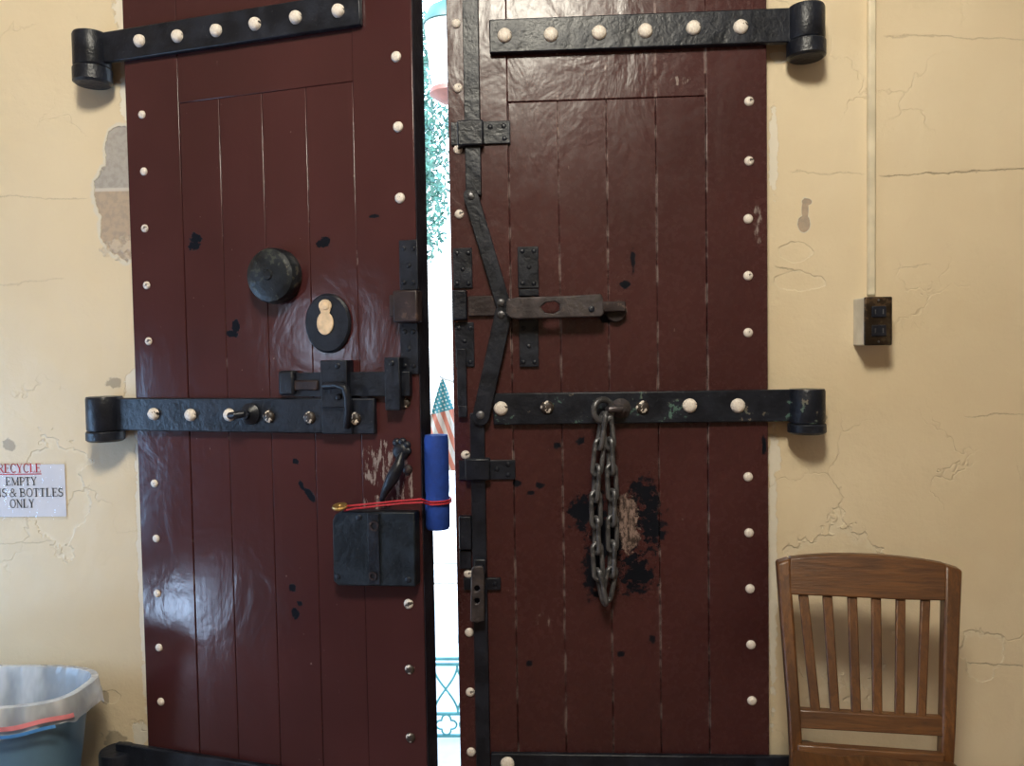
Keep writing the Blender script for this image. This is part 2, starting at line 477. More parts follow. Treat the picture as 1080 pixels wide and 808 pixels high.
struct('wall_right', MB().box(XR, XR+.2, YF, WT, 0, ZC), M_ROOM, 'plain cream wall at the side of the room beyond the chair', 'wall', smooth=0)
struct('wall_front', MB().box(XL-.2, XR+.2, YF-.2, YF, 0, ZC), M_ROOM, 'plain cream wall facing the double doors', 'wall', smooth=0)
struct('ceiling', MB().box(XL-.2, XR+.2, YF-.2, WT, ZC, ZC+.2), M_CEIL, 'white painted ceiling over the room', 'ceiling', smooth=0)
struct('floor', MB().box(XL-.2, XR+.2, YF-.2, WT, -.2, 0), M_FLOOR, 'brown tiled floor of the room', 'floor', smooth=0)
GZ = -0.6
struct('pavement', MB().box(-40, 40, WT, 120, GZ-.2, GZ), M_STONE, 'pale sunlit paving outside beyond the open gap', 'pavement', smooth=0)

# ------------------------------------------------------------------ hardware helpers (work in a leaf's local frame)
def plate(f, r, off, name, parent, mat=None, back=-.0005, bevel=.0015, label=None, extra=None):
    mat = mat or M_IRON
    x0, x1, z0, z1 = f.rect(*r, off)
    m = MB().box(x0, x1, -off, -back, z0, z1)
    if extra: extra(m)
    return m.build(name, mat, parent, bevel=bevel, label=label)

def poly(f, pts, off, name, parent, mat=None, back=0.0, bevel=.0015, label=None, holes=()):
    m = MB(); P = [f.P(x, y, off) for x, y in pts]
    if holes: m.prism_holes(P, [[f.P(x, y, off) for x, y in h] for h in holes], -off, -back)
    else: m.prism(P, -off, -back)
    return m.build(name, mat or M_IRON, parent, bevel=bevel, label=label)

def capsule(a, b, hw, n=10):
    """outline in pixels of a bar with round ends"""
    ang = math.atan2(b[1]-a[1], b[0]-a[0]); out = []
    for c, s0 in ((b, -math.pi/2), (a, math.pi/2)):
        for i in range(n+1):
            t = ang + s0 + math.pi*i/n
            out.append((c[0] + hw*math.cos(t), c[1] + hw*math.sin(t)))
    return out

def disc(f, c, r, off0, off1, name, parent, mat=None, dome=False, label=None, n=24):
    x, z = f.P(c[0], c[1], off1); R = f.size(c[0], c[1], r, off1)
    h = off1 - off0
    prof = [(R, 0), (R*.97, h*.45), (R*.8, h*.75), (R*.5, h*.93), (0, h)] if dome else [(R, 0), (R, h*.8), (R*.9, h), (0, h)]
    return MB().lathe(prof, n, ytowards(x, -off0, z)).build(name, mat or M_IRON, parent, label=label)

def dome_mesh(name, R, h, mat):
    prof = [(R, -.001), (R*1.0, h*.15), (R*.93, h*.5), (R*.72, h*.82), (R*.4, h*.97), (0, h)]
    m = MB().lathe(prof, 18, Matrix.Rotation(math.radians(90), 4, 'X'))
    for v in m.bm.verts:
        v.co.x += random.uniform(-1, 1)*R*.03; v.co.z += random.uniform(-1, 1)*R*.03
    o = m.build(name, mat)
    COL.objects.unlink(o)
    return o

def strap(f, parent, ref, ys, xend, kx, rivets, side, rz, mat=M_IRON, th=.015, kn=None, label=None, worn=(), notch=0):
    """a strap hinge bolted over the leaf: flat strap rolled into a round knuckle at the jamb, with domed rivets"""
    z1 = f.P(ref, ys[0], th)[1]; z0 = f.P(ref, ys[1], th)[1]
    xe = f.P(xend, (ys[0]+ys[1])/2, th)[0]
    m = MB()
    kr = KR
    if side == 'L': m.box(0.0, xe, -th, .0, z0, z1)
    else: m.box(xe, 0.0, -th, .0, z0, z1)
    s = m.build('strap_hinge', mat, parent, bevel=.003, label=label)
    kz1, kz0 = f.P(kx, kn[0], .04)[1], f.P(kx, kn[1], .04)[1]
    K = Matrix.Translation((0, -.008, 0))
    MB().lathe([(kr*.3, kz0), (kr*.96, kz0), (kr, kz0+.004), (kr, kz1-.006), (kr*.95, kz1), (kr*.3, kz1)], 36, K).build('hinge_knuckle', mat, s)
    zc = (z0+z1)/2
    for i, (px, py) in enumerate(rivets):
        x, z = f.P(px, py, th + .008)
        src = rz[1] if i in worn else rz[0]
        copy_obj(src, (x, -th, z), s)
    return s

def pintle(f, kx, y0, y1, label):
    """the pin block fixed in the wall that carries a knuckle"""
    z1, z0 = f.P(kx, y0, .04)[1], f.P(kx, y1, .04)[1]
    w = f.o + f.n*.008
    e = empty('hinge_pintle_mount', (w.x, w.y, z0))
    h = z1 - z0 - .002
    MB().lathe([(KR*.9, 0), (KR*1.05, .005), (KR*1.05, h-.003), (KR, h), (.0, h)], 36).build('pin_block', M_IRON, e)
    MB().box(-.02, .02, .02, -w.y-.002, h*.2, h*.8).build('wall_spike', M_IRON, e, bevel=.002)
    tag(e, label, 'hinge', 'hinge pins fixed in the wall')
    return e

def screw_heads(f, pts, off, r=2.6):
    def go(m):
        for px, py in pts:
            x, z = f.P(px, py, off); R = f.size(px, py, r, off)
            m.lathe([(R, -.0005), (R*.9, .0016), (R*.5, .0026), (0, .003)], 10, ytowards(x, -off, z), cap=False)
    return go

STUD = dome_mesh('stud', .0122, .007, M_STUD)
STUDW = dome_mesh('stud', .0118, .006, M_RIVETWORN)
STUDS = dome_mesh('stud', .0104, .006, M_STUD)
RIV = dome_mesh('rivet', .0185, .011, M_RIVET)
RIVW = dome_mesh('rivet', .0175, .010, M_RIVETWORN)
RIVL = dome_mesh('rivet', .0160, .012, M_RIVET)
RIVLW = dome_mesh('rivet', .0152, .010, M_RIVETWORN)

def leaf(f, parent, mat, x0, x1, lines, zrail, zb, zt, label, T=.062, g=.0005, rec=.002, bv=.0016):
    m = MB()
    m.box(x0, lines[0]-g, 0, T, zb, zt)
    m.box(lines[-1]+g, x1, 0, T, zb, zt)
    m.box(lines[0]-g, lines[-1]+g, .0012, T, zrail, zt)
    for a, b in zip(lines, lines[1:]):
        m.box(a+g, b-g, rec, T-.004, zb, zrail-g)
    m.box(lines[0]-.02, lines[-1]+.02, .012, T-.01, zb+.01, zrail+.02)
    return m.build('door_leaf', mat, parent, bevel=bv, smooth=30, label=label)

# ------------------------------------------------------------------ door_1: the half-open leaf
dL = empty('door_1', (FL.o.x, FL.o.y, 0), -TH_L)
tag(dL, 'maroon plank door leaf standing ajar with round black cap, keyhole cover and lock box', 'door', kind='structure')
exL = FL.P(442, 404)[0]
leaf(FL, dL, M_DOORL, leafL0, exL, lineL, FL.P(280, 97)[1], .02, HDOOR-.03, 'maroon painted boards with a few black chips')
MB().box(exL+.0004, exL+.0024, .0015, .0605, .03, HDOOR-.04).build('edge_shade_strip', M_IRON, dL, label='black strip standing in for shade on the meeting edge')  # added dark strip: shade on the leaf's end face put into colour
for px, py in [(150,121),(152,181),(153,241),(155,301),(157,360),(163,510),(165,568),(166,626),(168,683),(170,740),
               (418,60),(420,134),(422,209),(428,425),(430,495),(431,637),(432,706),(433,778)]:
    x, z = FL.P(px, py); o = copy_obj(STUDS if px < 300 else STUDW if py > 420 else STUD, (x, 0, z), dL)
    if (px, py) == (430, 495):
        o.data = STUD.data.copy(); o.data.materials[0] = M_BROWNIRON; o['label'] = 'bare brown stud'
strap(FL, dL, 250, (10.5, 45), 380, 96, [(145,42),(185,37),(226,31),(267,24),(310,17),(355,10)], 'L', (RIVL, RIVLW), kn=(30, 66), label='upper black strap hinge with six white rivets')
sL = strap(FL, dL, 250, (420, 456), 395, 111, [(160,437),(199,438),(240,438),(282,440),(325,441),(373,442)], 'L', (RIVL, RIVLW), kn=(419, 455), worn=(3, 4, 5), label='middle black strap hinge with worn white rivets')
strap(FL, dL, 250, (804, 840), 390, 126, [], 'L', (RIVL, RIVLW), kn=(799, 836), label='bottom black strap hinge')
pintle(FL, 96, 66, 84, 'short black hinge pin block under the upper knuckle beside the bare masonry patch')
pintle(FL, 111, 455, 467, 'black hinge pin block on the wall above the recycling notice')
# knob staple on the middle strap
x, z = FL.P(258, 437, .03)
kb = MB().lathe([(.026, 0), (.027, .006), (.020, .012), (.012, .020), (.012, .030), (0, .032)], 24, ytowards(x+.008, -.015, z)).build('knob_staple', M_IRON, sL)
MB().tube([(x+.008, -.045, z+.002), (x-.008, -.056, z), (x-.026, -.050, z-.002), (x-.036, -.034, z-.003), (x-.036, -.016, z-.003)], .0085, 12).build('staple_loop', M_IRON, kb)
# round black cap
x, z = FL.P(286, 291, .02); R = FL.size(286, 291, 25.5, .02)
MB().lathe([(R*1.0, 0), (R*1.02, .010), (R*1.0, .028), (R*.94, .036), (R*.80, .040), (R*.72, .042), (R*.2, .044), (R*.16, .047), (0, .048)], 48, ytowards(x+.006, 0, z)).build('round_cap', iron('dusty_black_iron', .45, ((.07, .065, .05), (.04, .045, .04)), (.006, .008, .011), .38), dL, label='round black domed cap')
# keyhole escutcheon
x, z = FL.P(345, 341, .008); R = FL.size(345, 341, 24, .008)
es = MB().lathe([(R, 0), (R, .005), (R*.93, .009), (R*.8, .0095), (0, .009)], 48, ytowards(0, 0, 0))
for v in es.bm.verts: v.co.x = v.co.x*1.0 + x; v.co.z = v.co.z*1.18 + z
es = es.build('keyhole_escutcheon', M_IRON, dL, label='oval black keyhole plate')
pts = []
for i in range(15):
    a = math.radians(-30 + 240*i/14); pts.append((342.5 + 6.8*math.cos(a), 322.5 - 6.8*math.sin(a)))
for i in range(19):
    a = math.radians(120 + 300*i/18); pts.append((342.5 + 8.8*math.cos(a), 341 - 12.5*math.sin(a)))
M_BONE = simple('worn_bone_paint', (.62, .46, .30), .55, bump=.5, bscale=120, var=.3)
kc = poly(FL, pts, .013, 'keyhole_cover', es, M_BONE, .009, .0015, 'bone coloured pear shaped keyhole cover')
disc(FL, (343, 323), 3.4, .013, .0155, 'pivot', kc, M_BONE, True)
# keeper plates at the meeting edge
kp = plate(FL, (421, 253, 440.5, 306), .006, 'keeper_plate', dL, extra=screw_heads(FL, [(426, 262), (436, 262), (431, 280), (426, 298), (436, 298)], .006))
kb2 = plate(FL, (414, 306, 440, 340), .030, 'keeper_box', dL, M_BROWNIRON, bevel=.004)
plate(FL, (410.5, 311, 415, 334), .020, 'keeper_lip', kb2, M_BROWNIRON)
plate(FL, (422, 341, 441, 395), .006, 'keeper_plate', dL, extra=screw_heads(FL, [(427, 350), (436, 350), (431, 368), (427, 386), (436, 386)], .006))
# sliding bolt with hasp
sb = plate(FL, (310, 392.5, 432, 418), .016, 'slide_bolt', dL, label='black sliding bolt with two keepers and a hasp')
plate(FL, (293, 391, 309, 417), .028, 'bolt_end', sb, bevel=.006)
plate(FL, (305, 401, 335, 412), .022, 'bolt_neck', sb, M_BROWNIRON, bevel=.004)
kk = plate(FL, (405.5, 377, 421.5, 433), .030, 'bolt_keeper', sb, bevel=.004, extra=screw_heads(FL, [(413, 383)], .030, 3.2))
kk = plate(FL, (338, 380, 366, 430), .034, 'bolt_keeper', sb, bevel=.007, extra=screw_heads(FL, [(356, 386)], .034, 3.2))
hp = plate(FL, (339, 421, 371, 458), .024, 'hasp', sb, bevel=.003)
def fp(f, px, py, off): x, z = f.P(px, py, off); return (x, -off, z)
MB().tube([fp(FL, 342, 407, .036), fp(FL, 356, 406, .052), fp(FL, 364, 409, .056), fp(FL, 367, 420, .056), fp(FL, 367, 436, .050), fp(FL, 366, 450, .026)], .0085, 12).build('hasp_loop', M_IRON, hp)
disc(FL, (356, 419), 3.2, .034, .040, 'pin', hp, M_IRON, True)
# drop handle
hb = disc(FL, (421, 477), 8.5, 0, .012, 'drop_handle', dL, M_IRON, True)
hb['label'] = 'black leaf shaped drop handle'
for a in (-60, -15, 30, 75, 120):
    disc(FL, (421 + 8*math.cos(math.radians(a)), 474 - 8*math.sin(math.radians(a))), 4, 0, .008, 'petal', hb, M_IRON, True)
m = MB(); P = [fp(FL, 424, 478, .018), fp(FL, 421, 490, .032), fp(FL, 414, 504, .038), fp(FL, 407, 517, .034), fp(FL, 403, 526, .026), fp(FL, 404, 530, .022)]
m.tube(P, [.006, .013, .015, .010, .006, .007], 14).build('handle_blade', M_IRON, hb)
# lock box
lk = poly(FL, [(350.5, 549), (353, 543), (359, 539.5), (437, 540.5), (438, 619), (357, 618), (351.5, 613)], .032, 'lock_box', dL, iron('blue_black_lock_paint', 0, col=(.0045, .0075, .012), rough=.42), 0, .003, 'blue black square lock box with a centre ridge')
plate(FL, (388, 542, 400, 617), .036, 'lock_ridge', lk, M_IRON, back=.0322)
for c, r in (((394, 555), 5.2), ((393, 608), 4.2)):
    x, z = FL.P(c[0], c[1], .038); R = FL.size(c[0], c[1], r, .038)
    MB().lathe([(R*.6, -.001), (R, 0), (R, .003), (R*.62, .003), (R*.58, -.001)], 18, ytowards(x, -.036, z), cap=False).build('ring_socket', M_BROWNIRON, lk)
for c in ((355.5, 609), (378, 546), (430, 612)):
    disc(FL, c, 3, .032, .0345, 'screw', lk, M_IRON, True, n=14)

# ------------------------------------------------------------------ blue foam and cord on that leaf's edge
ze0, ze1 = FL.P(464, 560)[1], FL.P(464, 459)[1]
RF = .0285
fx, fy = exL + RF + .002, .022
foamM = simple('blue_foam', (.005, .040, .27), .7, bump=.35, bscale=160)
e = empty('foam_tube', Matrix.Translation(dL.location) @ (Matrix.Rotation(-TH_L, 4, 'Z') @ Vector((fx, fy, ze0))), -TH_L)
h = ze1 - ze0
MB().lathe([(.009, .004), (RF*.9, 0), (RF, .006), (RF*1.02, h*.3), (RF*.94, h*.36), (RF*1.01, h*.42), (RF, h-.012), (RF*.93, h-.002), (.009, h)], 40).build('foam_body', foamM, e)
tag(e, 'bright blue foam tube tied against the edge of the open door leaf', 'foam tube')
M_RED = simple('red_cord', (.45, .02, .03), .6, bump=.5, bscale=400)
ce = empty('tied_cord', Matrix.Translation(dL.location) @ (Matrix.Rotation(-TH_L, 4, 'Z') @ Vector((FL.P(362, 534)[0], -.04, FL.P(362, 534)[1]))), -TH_L)
ox, oz = FL.P(362, 534)
def lp(px, py, off):
    x, z = FL.P(px, py, off); return (x-ox, -off+.04, z-oz)
zc = FL.P(464, 529, .0)[1] - oz
loop = []
rl = RF + .004
for i in range(13):
    a = math.radians(-105 + 195*i/12)
    loop.append((fx - ox + rl*math.cos(a), fy + .04 + rl*math.sin(a), zc + .0015*i/12))
MB().tube([lp(364, 534, .040), lp(390, 531.5, .040), lp(420, 528.5, .038), lp(444, 526.5, .034)] + loop, .0022, 8).build('cord_strand', M_RED, ce)
MB().tube([lp(363, 538.5, .040), lp(374, 536.5, .041), lp(400, 533.5, .040), lp(425, 531, .038), lp(446, 530, .034)] + [(p[0], p[1], p[2]-.006) for p in loop], .0022, 8).build('cord_strand', M_RED, ce)
M_BRASS = simple('brass', (.55, .36, .13), .35, .8, bump=.3, bscale=120)
x, z = FL.P(358.5, 534.5, .044)
T = Matrix.Translation((x-ox, -.044+.04, z-oz)) @ Matrix.Rotation(math.radians(12), 4, 'X')
MB().lathe([(.006, -.003), (.0165, -.004), (.0185, 0), (.0165, .004), (.006, .003), (.004, 0)], 28, T, cap=False).build('brass_ring', M_BRASS, ce, label='flat brass ring')
tag(ce, 'thin red cord stretched from a brass ring to the blue foam tube', 'cord')

# ------------------------------------------------------------------ door_2: the closed leaf
dR = empty('door_2', (FR.o.x, FR.o.y, 0), -TH_R)
tag(dR, 'maroon plank door leaf that stays shut, with a jointed black bolt rod and worn patch', 'door', kind='structure')
exR = FR.P(478, 404)[0]; exR1 = FR.P(810, 404)[0]
leaf(FR, dR, M_DOORR, exR, exR1, lineR, FR.P(640, 104)[1], .02, HDOOR-.03, 'maroon painted boards with flaking joints and a black worn patch', g=.0007, rec=.003, bv=.0022)
for px, py in [(790,107),(790,170),(789,231),(789,291),(789,351),(789,503),(790,562),(791,621),(792,680),(793,739),
               (481,25),(483,93),(483,158),(484.5,226),(491,480),(494,605),(495,667),(496,730),(497,793)]:
    x, z = FR.P(px, py); copy_obj(STUD, (x, 0, z), dR)
strap(FR, dR, 675, (14, 50), 516, 852, [(532,36),(581,35),(632,33),(681,31),(732,28),(782,27)], 'R', (RIV, RIVW), kn=(2, 38), th=.019, label='upper black strap hinge with six white rivets')
sR = strap(FR, dR, 675, (413, 446.5), 520, 849, [(528,431),(577,430),(678,430),(728,428),(779,428)], 'R', (RIV, RIVW), mat=M_IRON_CHIP, kn=(411, 447), worn=(1, 2), label='middle black strap hinge with chipped paint and five rivets')
strap(FR, dR, 675, (797, 832), 518, 850, [(535, 807)], 'R', (RIV, RIVW), kn=(796, 830), label='bottom black strap hinge')
pintle(FR, 852, 38, 57, 'black hinge pin block under the upper knuckle near the white conduit')
pintle(FR, 849, 447, 459, 'black hinge pin block on the wall above the wooden chair')
# staple that carries the chain
x, z = FR.P(655, 431, .03)
st = MB().lathe([(.024, 0), (.026, .006), (.018, .014), (.010, .020), (.010, .030), (0, .031)], 24, ytowards(x, -.015, z)).build('eye_staple', M_IRON_LEVER, sR)
ringc = Vector(fp(FR, 636, 433, .046)); RR = FR.size(636, 433, 11.5, .046)
tilt = Matrix.Rotation(math.radians(28), 3, 'Z')
pts = [ringc + tilt @ Vector((RR*math.cos(a), 0, RR*math.sin(a))) for a in [2*math.pi*i/32 for i in range(32)]]
MB().tube(pts, .0080, 12, closed=True).build('eye_ring', M_CHAIN, st)
MB().tube([(x, -.044, z), (x-.012, -.050, z+.001), (x-.028, -.048, z), (x-.034, -.036, z-.001)], .0085, 12).build('staple_arm', M_IRON_LEVER, st)

# jointed bolt rod (espagnolette)
rod = plate(FR, (488.5, -90, 505, 206), .016, 'bolt_rod', dR, label='long black jointed bolt rod')
rod['label'] = 'long black bolt rod hinged to slanting arms'
plate(FR, (499, 436, 514, 830), .016, 'lower_rod', rod)
poly(FR, capsule((496.5, 206), (531, 322), 7.8), .026, 'slanting_arm', rod, None, .0165)
poly(FR, capsule((531, 330), (507, 440), 9), .026, 'slanting_arm', rod, None, .0165)
for c, r in (((496.5, 206), 4.2), ((528.5, 319), 4.2), ((528.5, 332), 4.2), ((506.5, 438), 4.4)):
    disc(FR, c, r, .026, .031, 'pivot_pin', rod, M_CHAIN, True)
def clamp(fl, bx, name='rod_clamp', heads=()):
    c = plate(FR, fl, .007, name, dR, extra=screw_heads(FR, heads, .007, 2.8))
    plate(FR, bx, .028, 'clamp_bridge', c, bevel=.004)
clamp((475.5, 128, 538, 152), (482, 126, 509.5, 153), heads=[(517, 134), (532, 146), (531, 133)])
clamp((484, 485.5, 543.5, 506), (490.5, 484, 516.5, 507), heads=[(536, 490), (536, 501), (524, 495)])
# bolt case plates
plate(FR, (478, 261.5, 498, 304), .006, 'bolt_plate', dR, extra=screw_heads(FR, [(482, 267), (494, 267), (488, 284), (482, 299), (494, 299)], .006))
plate(FR, (477, 306, 492, 337), .028, 'bolt_socket', dR, bevel=.003)
plate(FR, (480, 340, 500, 387), .006, 'bolt_plate', dR, extra=screw_heads(FR, [(484, 346), (496, 346), (490, 360), (496, 382)], .006))
gb = plate(FR, (482, 368, 492, 429), .013, 'edge_strip', dR)
plate(FR, (483.5, 428, 492.5, 440), .018, 'edge_stop', gb)
plate(FR, (493.5, 312, 536, 333), .012, 'cross_bar', dR, M_BROWNIRON)
cp = plate(FR, (546, 260, 568, 304), .006, 'bolt_plate', dR, extra=screw_heads(FR, [(551, 265), (563, 265), (558, 282), (551, 299), (563, 299)], .006))
plate(FR, (547, 305, 568, 312), .024, 'lever_guard', cp)
plate(FR, (547.5, 337, 568, 387), .006, 'bolt_plate', dR, extra=screw_heads(FR, [(552, 382), (564, 382), (558, 365), (552, 346), (564, 346)], .006))
# lever
slot = [(570, 324), (576, 319), (585, 317.5), (590, 321), (590, 327), (584, 331), (575, 330)]
lv = poly(FR, [(534, 319), (538, 315.5), (545, 313.5), (600, 312), (634, 310), (636, 314), (637, 331), (634, 334), (600, 335), (545, 336.5), (538, 335), (534, 331)], .052, 'lever_handle', dR, M_IRON_LEVER, .040, .003, 'worn steel lever handle with a lens shaped slot', holes=[slot])
plate(FR, (535, 315, 541, 334), .046, 'lever_return', lv, M_IRON_LEVER, back=.010, bevel=.003)
plate(FR, (622, 318, 660, 329), .034, 'lever_tongue', lv, M_BROWNIRON, back=.014, bevel=.003)
disc(FR, (624, 326), 3.4, .052, .056, 'pin', lv, M_IRON, True)
disc(FR, (650, 329), 11, 0, .014, 'lever_boss', lv, M_BROWNIRON, False)
# lower catch
lc = plate(FR, (484, 545, 497, 580), .022, 'catch_block', dR, bevel=.003)
plate(FR, (484.5, 581, 497, 600), .012, 'catch_foot', lc)
lh = plate(FR, (489, 610, 528, 622.5), .010, 'lower_latch', dR, extra=screw_heads(FR, [(522, 616)], .010))
plate(FR, (500, 590, 512.5, 606), .036, 'latch_knuckle', lh, bevel=.004)
hole = lambda cx, cy, r: [(cx + r*math.cos(2*math.pi*i/12), cy + r*math.sin(2*math.pi*i/12)) for i in range(12)]
poly(FR, [(497, 602), (499, 598), (509, 597), (510.5, 604), (511, 655), (503, 657.5), (496, 655.5)], .048, 'latch_lever', lh, M_IRON_LEVER, .038, .003, 'worn steel latch lever with two holes', holes=[hole(503, 621, 3.2), hole(503, 634, 3.0)])

# ------------------------------------------------------------------ hanging chain
M2W = Matrix.Translation(dR.location) @ Matrix.Rotation(-TH_R, 4, 'Z')
hx, hz = FR.P(636, 446, .046)
ch = empty('hanging_chain', M2W @ Vector((hx, -.046, hz)), -TH_R)
tag(ch, 'dark steel chain of oval links looped from the staple on the middle strap', 'chain')
def link_mesh(L, W, r):
    """stadium loop standing in X-Z, inner run L (pitch), wire radius r"""
    hw = W/2; hl = L/2
    pts = []
    for i in range(13):
        a = math.pi*i/12; pts.append((hw*math.cos(a), 0, hl - hw + .0 + hw*math.sin(a)))
    for i in range(13):
        a = math.pi + math.pi*i/12; pts.append((hw*math.cos(a), 0, -hl + hw + hw*math.sin(a)))
    return MB().tube(pts, r, 10, closed=True)
wr = .0062
def place_links(path, n, flip, yoff):
    global LINK
    segs = []
    P = [Vector(((FR.P(px, py, .046)[0] - hx), yoff, FR.P(px, py, .046)[1] - hz)) for px, py in path]
    lens = [(b - a).length for a, b in zip(P, P[1:])]; tot = sum(lens)
    def pt(s):
        for a, b, l in zip(P, P[1:], lens):
            if s <= l: return a + (b-a)*(s/l)
            s -= l
        return P[-1]
    pitch = tot/n
    for i in range(n):
        a, b = pt(pitch*i), pt(pitch*(i+1)); c = (a+b)/2; d = (b-a).normalized()
        L = pitch + 2*wr*1.9
        rot = (Vector((0, 0, 1)).rotation_difference(-d)).to_matrix()
        tw = math.radians(22 if (i+flip) % 2 else 112)
        o = LINK.copy(); COL.objects.link(o); o.parent = ch
        mm = Matrix.Translation(c) @ rot.to_4x4() @ Matrix.Rotation(tw, 4, 'Z') @ Matrix.Diagonal((1, 1, L/LINKL, 1))
        o.matrix_local = mm
LINKL = .086
LINK = link_mesh(LINKL, .0245, wr).build('chain_link', M_CHAIN)
COL.objects.unlink(LINK)
place_links([(636, 441), (630, 485), (628, 520), (629, 560), (630, 600), (637, 632)], 7, 0, -.004)
place_links([(640, 441), (644, 475), (646, 520), (646, 560), (646, 600), (640, 630)], 7, 1, .004)

# ------------------------------------------------------------------ conduit and outlet on the wall
FW = Frame(0, 0, 0)
M_COND = simple('cream_conduit_paint', (.70, .62, .46), .35, bump=.15, bscale=30)
x0, x1, _, _ = FW.rect(916.3, 100, 924.3, 200, .017)
zb = FW.P(920, 311, .02)[1]
cd = MB().box(x0, x1, -.017, -.0005, zb, ZC-.005).build('conduit_cord_cover', M_COND, None, bevel=.004)
tag(cd, 'slim cream raceway running up the wall from the socket box', 'conduit')
M_STEEL = simple('bright_steel_box', (.62, .62, .60), .35, .55, bump=.3, bscale=40)
x0, x1, z0, z1 = FW.rect(912.5, 313, 941, 364, .075)
oe = empty('wall_socket', ((x0+x1)/2, 0, z0))
w = x1-x0; hh = z1-z0
MB().box(-w/2, w/2, -.066, -.0008, 0, hh-.001).build('socket_box', M_STEEL, oe, bevel=.003, label='bright steel box sides')
fpM = iron('worn_bronze_plate', .45, ((.09, .055, .03), (.05, .035, .02)), (.018, .011, .006), .35, .3)
fpl = MB().box(-w/2-.001, w/2+.001, -.075, -.0665, -.0005, hh).build('face_plate', fpM, oe, bevel=.003, label='dark bronze face plate')
for zz in (.30, .69):
    s = MB().box(-w*.27, w*.27, -.0785, -.0745, hh*zz-.014, hh*zz+.014).build('receptacle', iron('black_plastic', 0, rough=.3), fpl, bevel=.003)
    MB().box(-.011, -.008, -.0790, -.0784, hh*zz-.006, hh*zz+.006).box(.008, .011, -.0790, -.0784, hh*zz-.006, hh*zz+.006).build('slot', M_CHAIN, s, smooth=0)
for zz in (.07, .93):
    MB().lathe([(.003, 0), (.0026, .0012), (0, .0016)], 12, ytowards(0, -.075, hh*zz)).build('screw', M_CHAIN, fpl)
tag(oe, 'dark bronze wall socket in a steel box at the foot of the conduit', 'wall socket')

# ------------------------------------------------------------------ recycling notice
def glyphs():
    T, t, s = .15, .065, .05
    def arc(cx, cz, rx, rz, a0, a1, n=12): return [(cx + rx*math.cos(math.radians(a0+(a1-a0)*i/n)), cz + rz*math.sin(math.radians(a0+(a1-a0)*i/n))) for i in range(n+1)]
    def serif(x, z, w=.17): return ([(x-w, z), (x+w, z)], s)
    def stem(x, z0=0, z1=1): return ([(x, z0), (x, z1)], T)
    G = {}
    G['R'] = (.78, [stem(.16), serif(.16, .025), serif(.16, .975), ([(.16, .975)] + arc(.38, .74, .22, .235, 90, -90) + [(.16, .505)], .085), ([(.36, .5), (.66, .025)], .13), serif(.70, .025, .09)])
    G['E'] = (.72, [stem(.16), serif(.16, .025), ([(.02, .975), (.60, .975)], t), ([(.02, .025), (.62, .025)], t), ([(.16, .51), (.46, .51)], t), ([(.61, .98), (.61, .78)], s), ([(.63, .02), (.63, .25)], s), ([(.47, .62), (.47, .40)], s)])
    G['C'] = (.78, [(arc(.43, .5, .33, .49, 45, 315, 20), .10), ([(.10, .33), (.10, .67)], .10), ([(.70, .98), (.70, .70)], s)])
    G['Y'] = (.78, [([(.38, 0), (.38, .45)], T), ([(.38, .45), (.12, .975)], .13), ([(.38, .45), (.64, .975)], t), serif(.38, .025), serif(.12, .975, .12), serif(.64, .975, .11)])
    G['L'] = (.70, [stem(.16), serif(.16, .975), ([(.02, .025), (.60, .025)], t), ([(.61, .02), (.61, .28)], s)])
    G['M'] = (1.0, [([(.14, .02), (.14, .98)], t), ([(.14, .98), (.47, .04)], .12), ([(.47, .04), (.82, .98)], t), ([(.82, 0), (.82, 1)], T), serif(.14, .025, .11), serif(.82, .025, .14), serif(.08, .975, .08), serif(.88, .975, .08)])
    G['P'] = (.68, [stem(.16), serif(.16, .025), ([(.02, .975), (.16, .975)] + arc(.36, .72, .22, .255, 90, -90) + [(.16, .465)], .085)])
    G['T'] = (.72, [stem(.34), serif(.34, .025), ([(.04, .97), (.64, .97)], t), ([(.05, .98), (.05, .76)], s), ([(.63, .98), (.63, .76)], s)])
    G['A'] = (.80, [([(.10, .02), (.38, .97)], t), ([(.38, .97), (.66, .02)], .14), ([(.20, .34), (.56, .34)], t), serif(.10, .025, .11), serif(.66, .025, .13)])
    G['N'] = (.82, [([(.14, .02), (.14, .96)], t), ([(.12, .96), (.66, .02)], .14), ([(.66, .02), (.66, .98)], t), serif(.14, .025, .11), serif(.66, .975, .11), serif(.08, .975, .09)])
    G['S'] = (.62, [(arc(.29, .74, .20, .235, 40, 270, 12) + arc(.29, .26, .23, .245, 90, -140, 12), .11), ([(.49, .98), (.49, .74)], s), ([(.05, .02), (.05, .28)], s)])
    G['&'] = (.86, [(arc(.36, .77, .16, .21, -50, 230, 14) + [(.34, .52), (.72, .03)], .09), ([(.46, .60), (.30, .50)] + arc(.28, .26, .22, .25, 100, 300, 10) + [(.50, .10), (.68, .42)], .08), ([(.58, .45), (.80, .45)], s)])
    G['B'] = (.74, [stem(.16), ([(.02, .975), (.16, .975)] + arc(.36, .75, .20, .225, 90, -90) + [(.16, .525)], .085), ([(.16, .525)] + arc(.38, .27, .24, .25, 90, -90) + [(.02, .025)], .085)])
    G['O'] = (.84, [(arc(.41, .5, .32, .49, 0, 360, 24), .09), ([(.10, .35), (.10, .65)], .10), ([(.72, .35), (.72, .65)], .10)])
    G[' '] = (.28, [])
    return G
GL = glyphs()
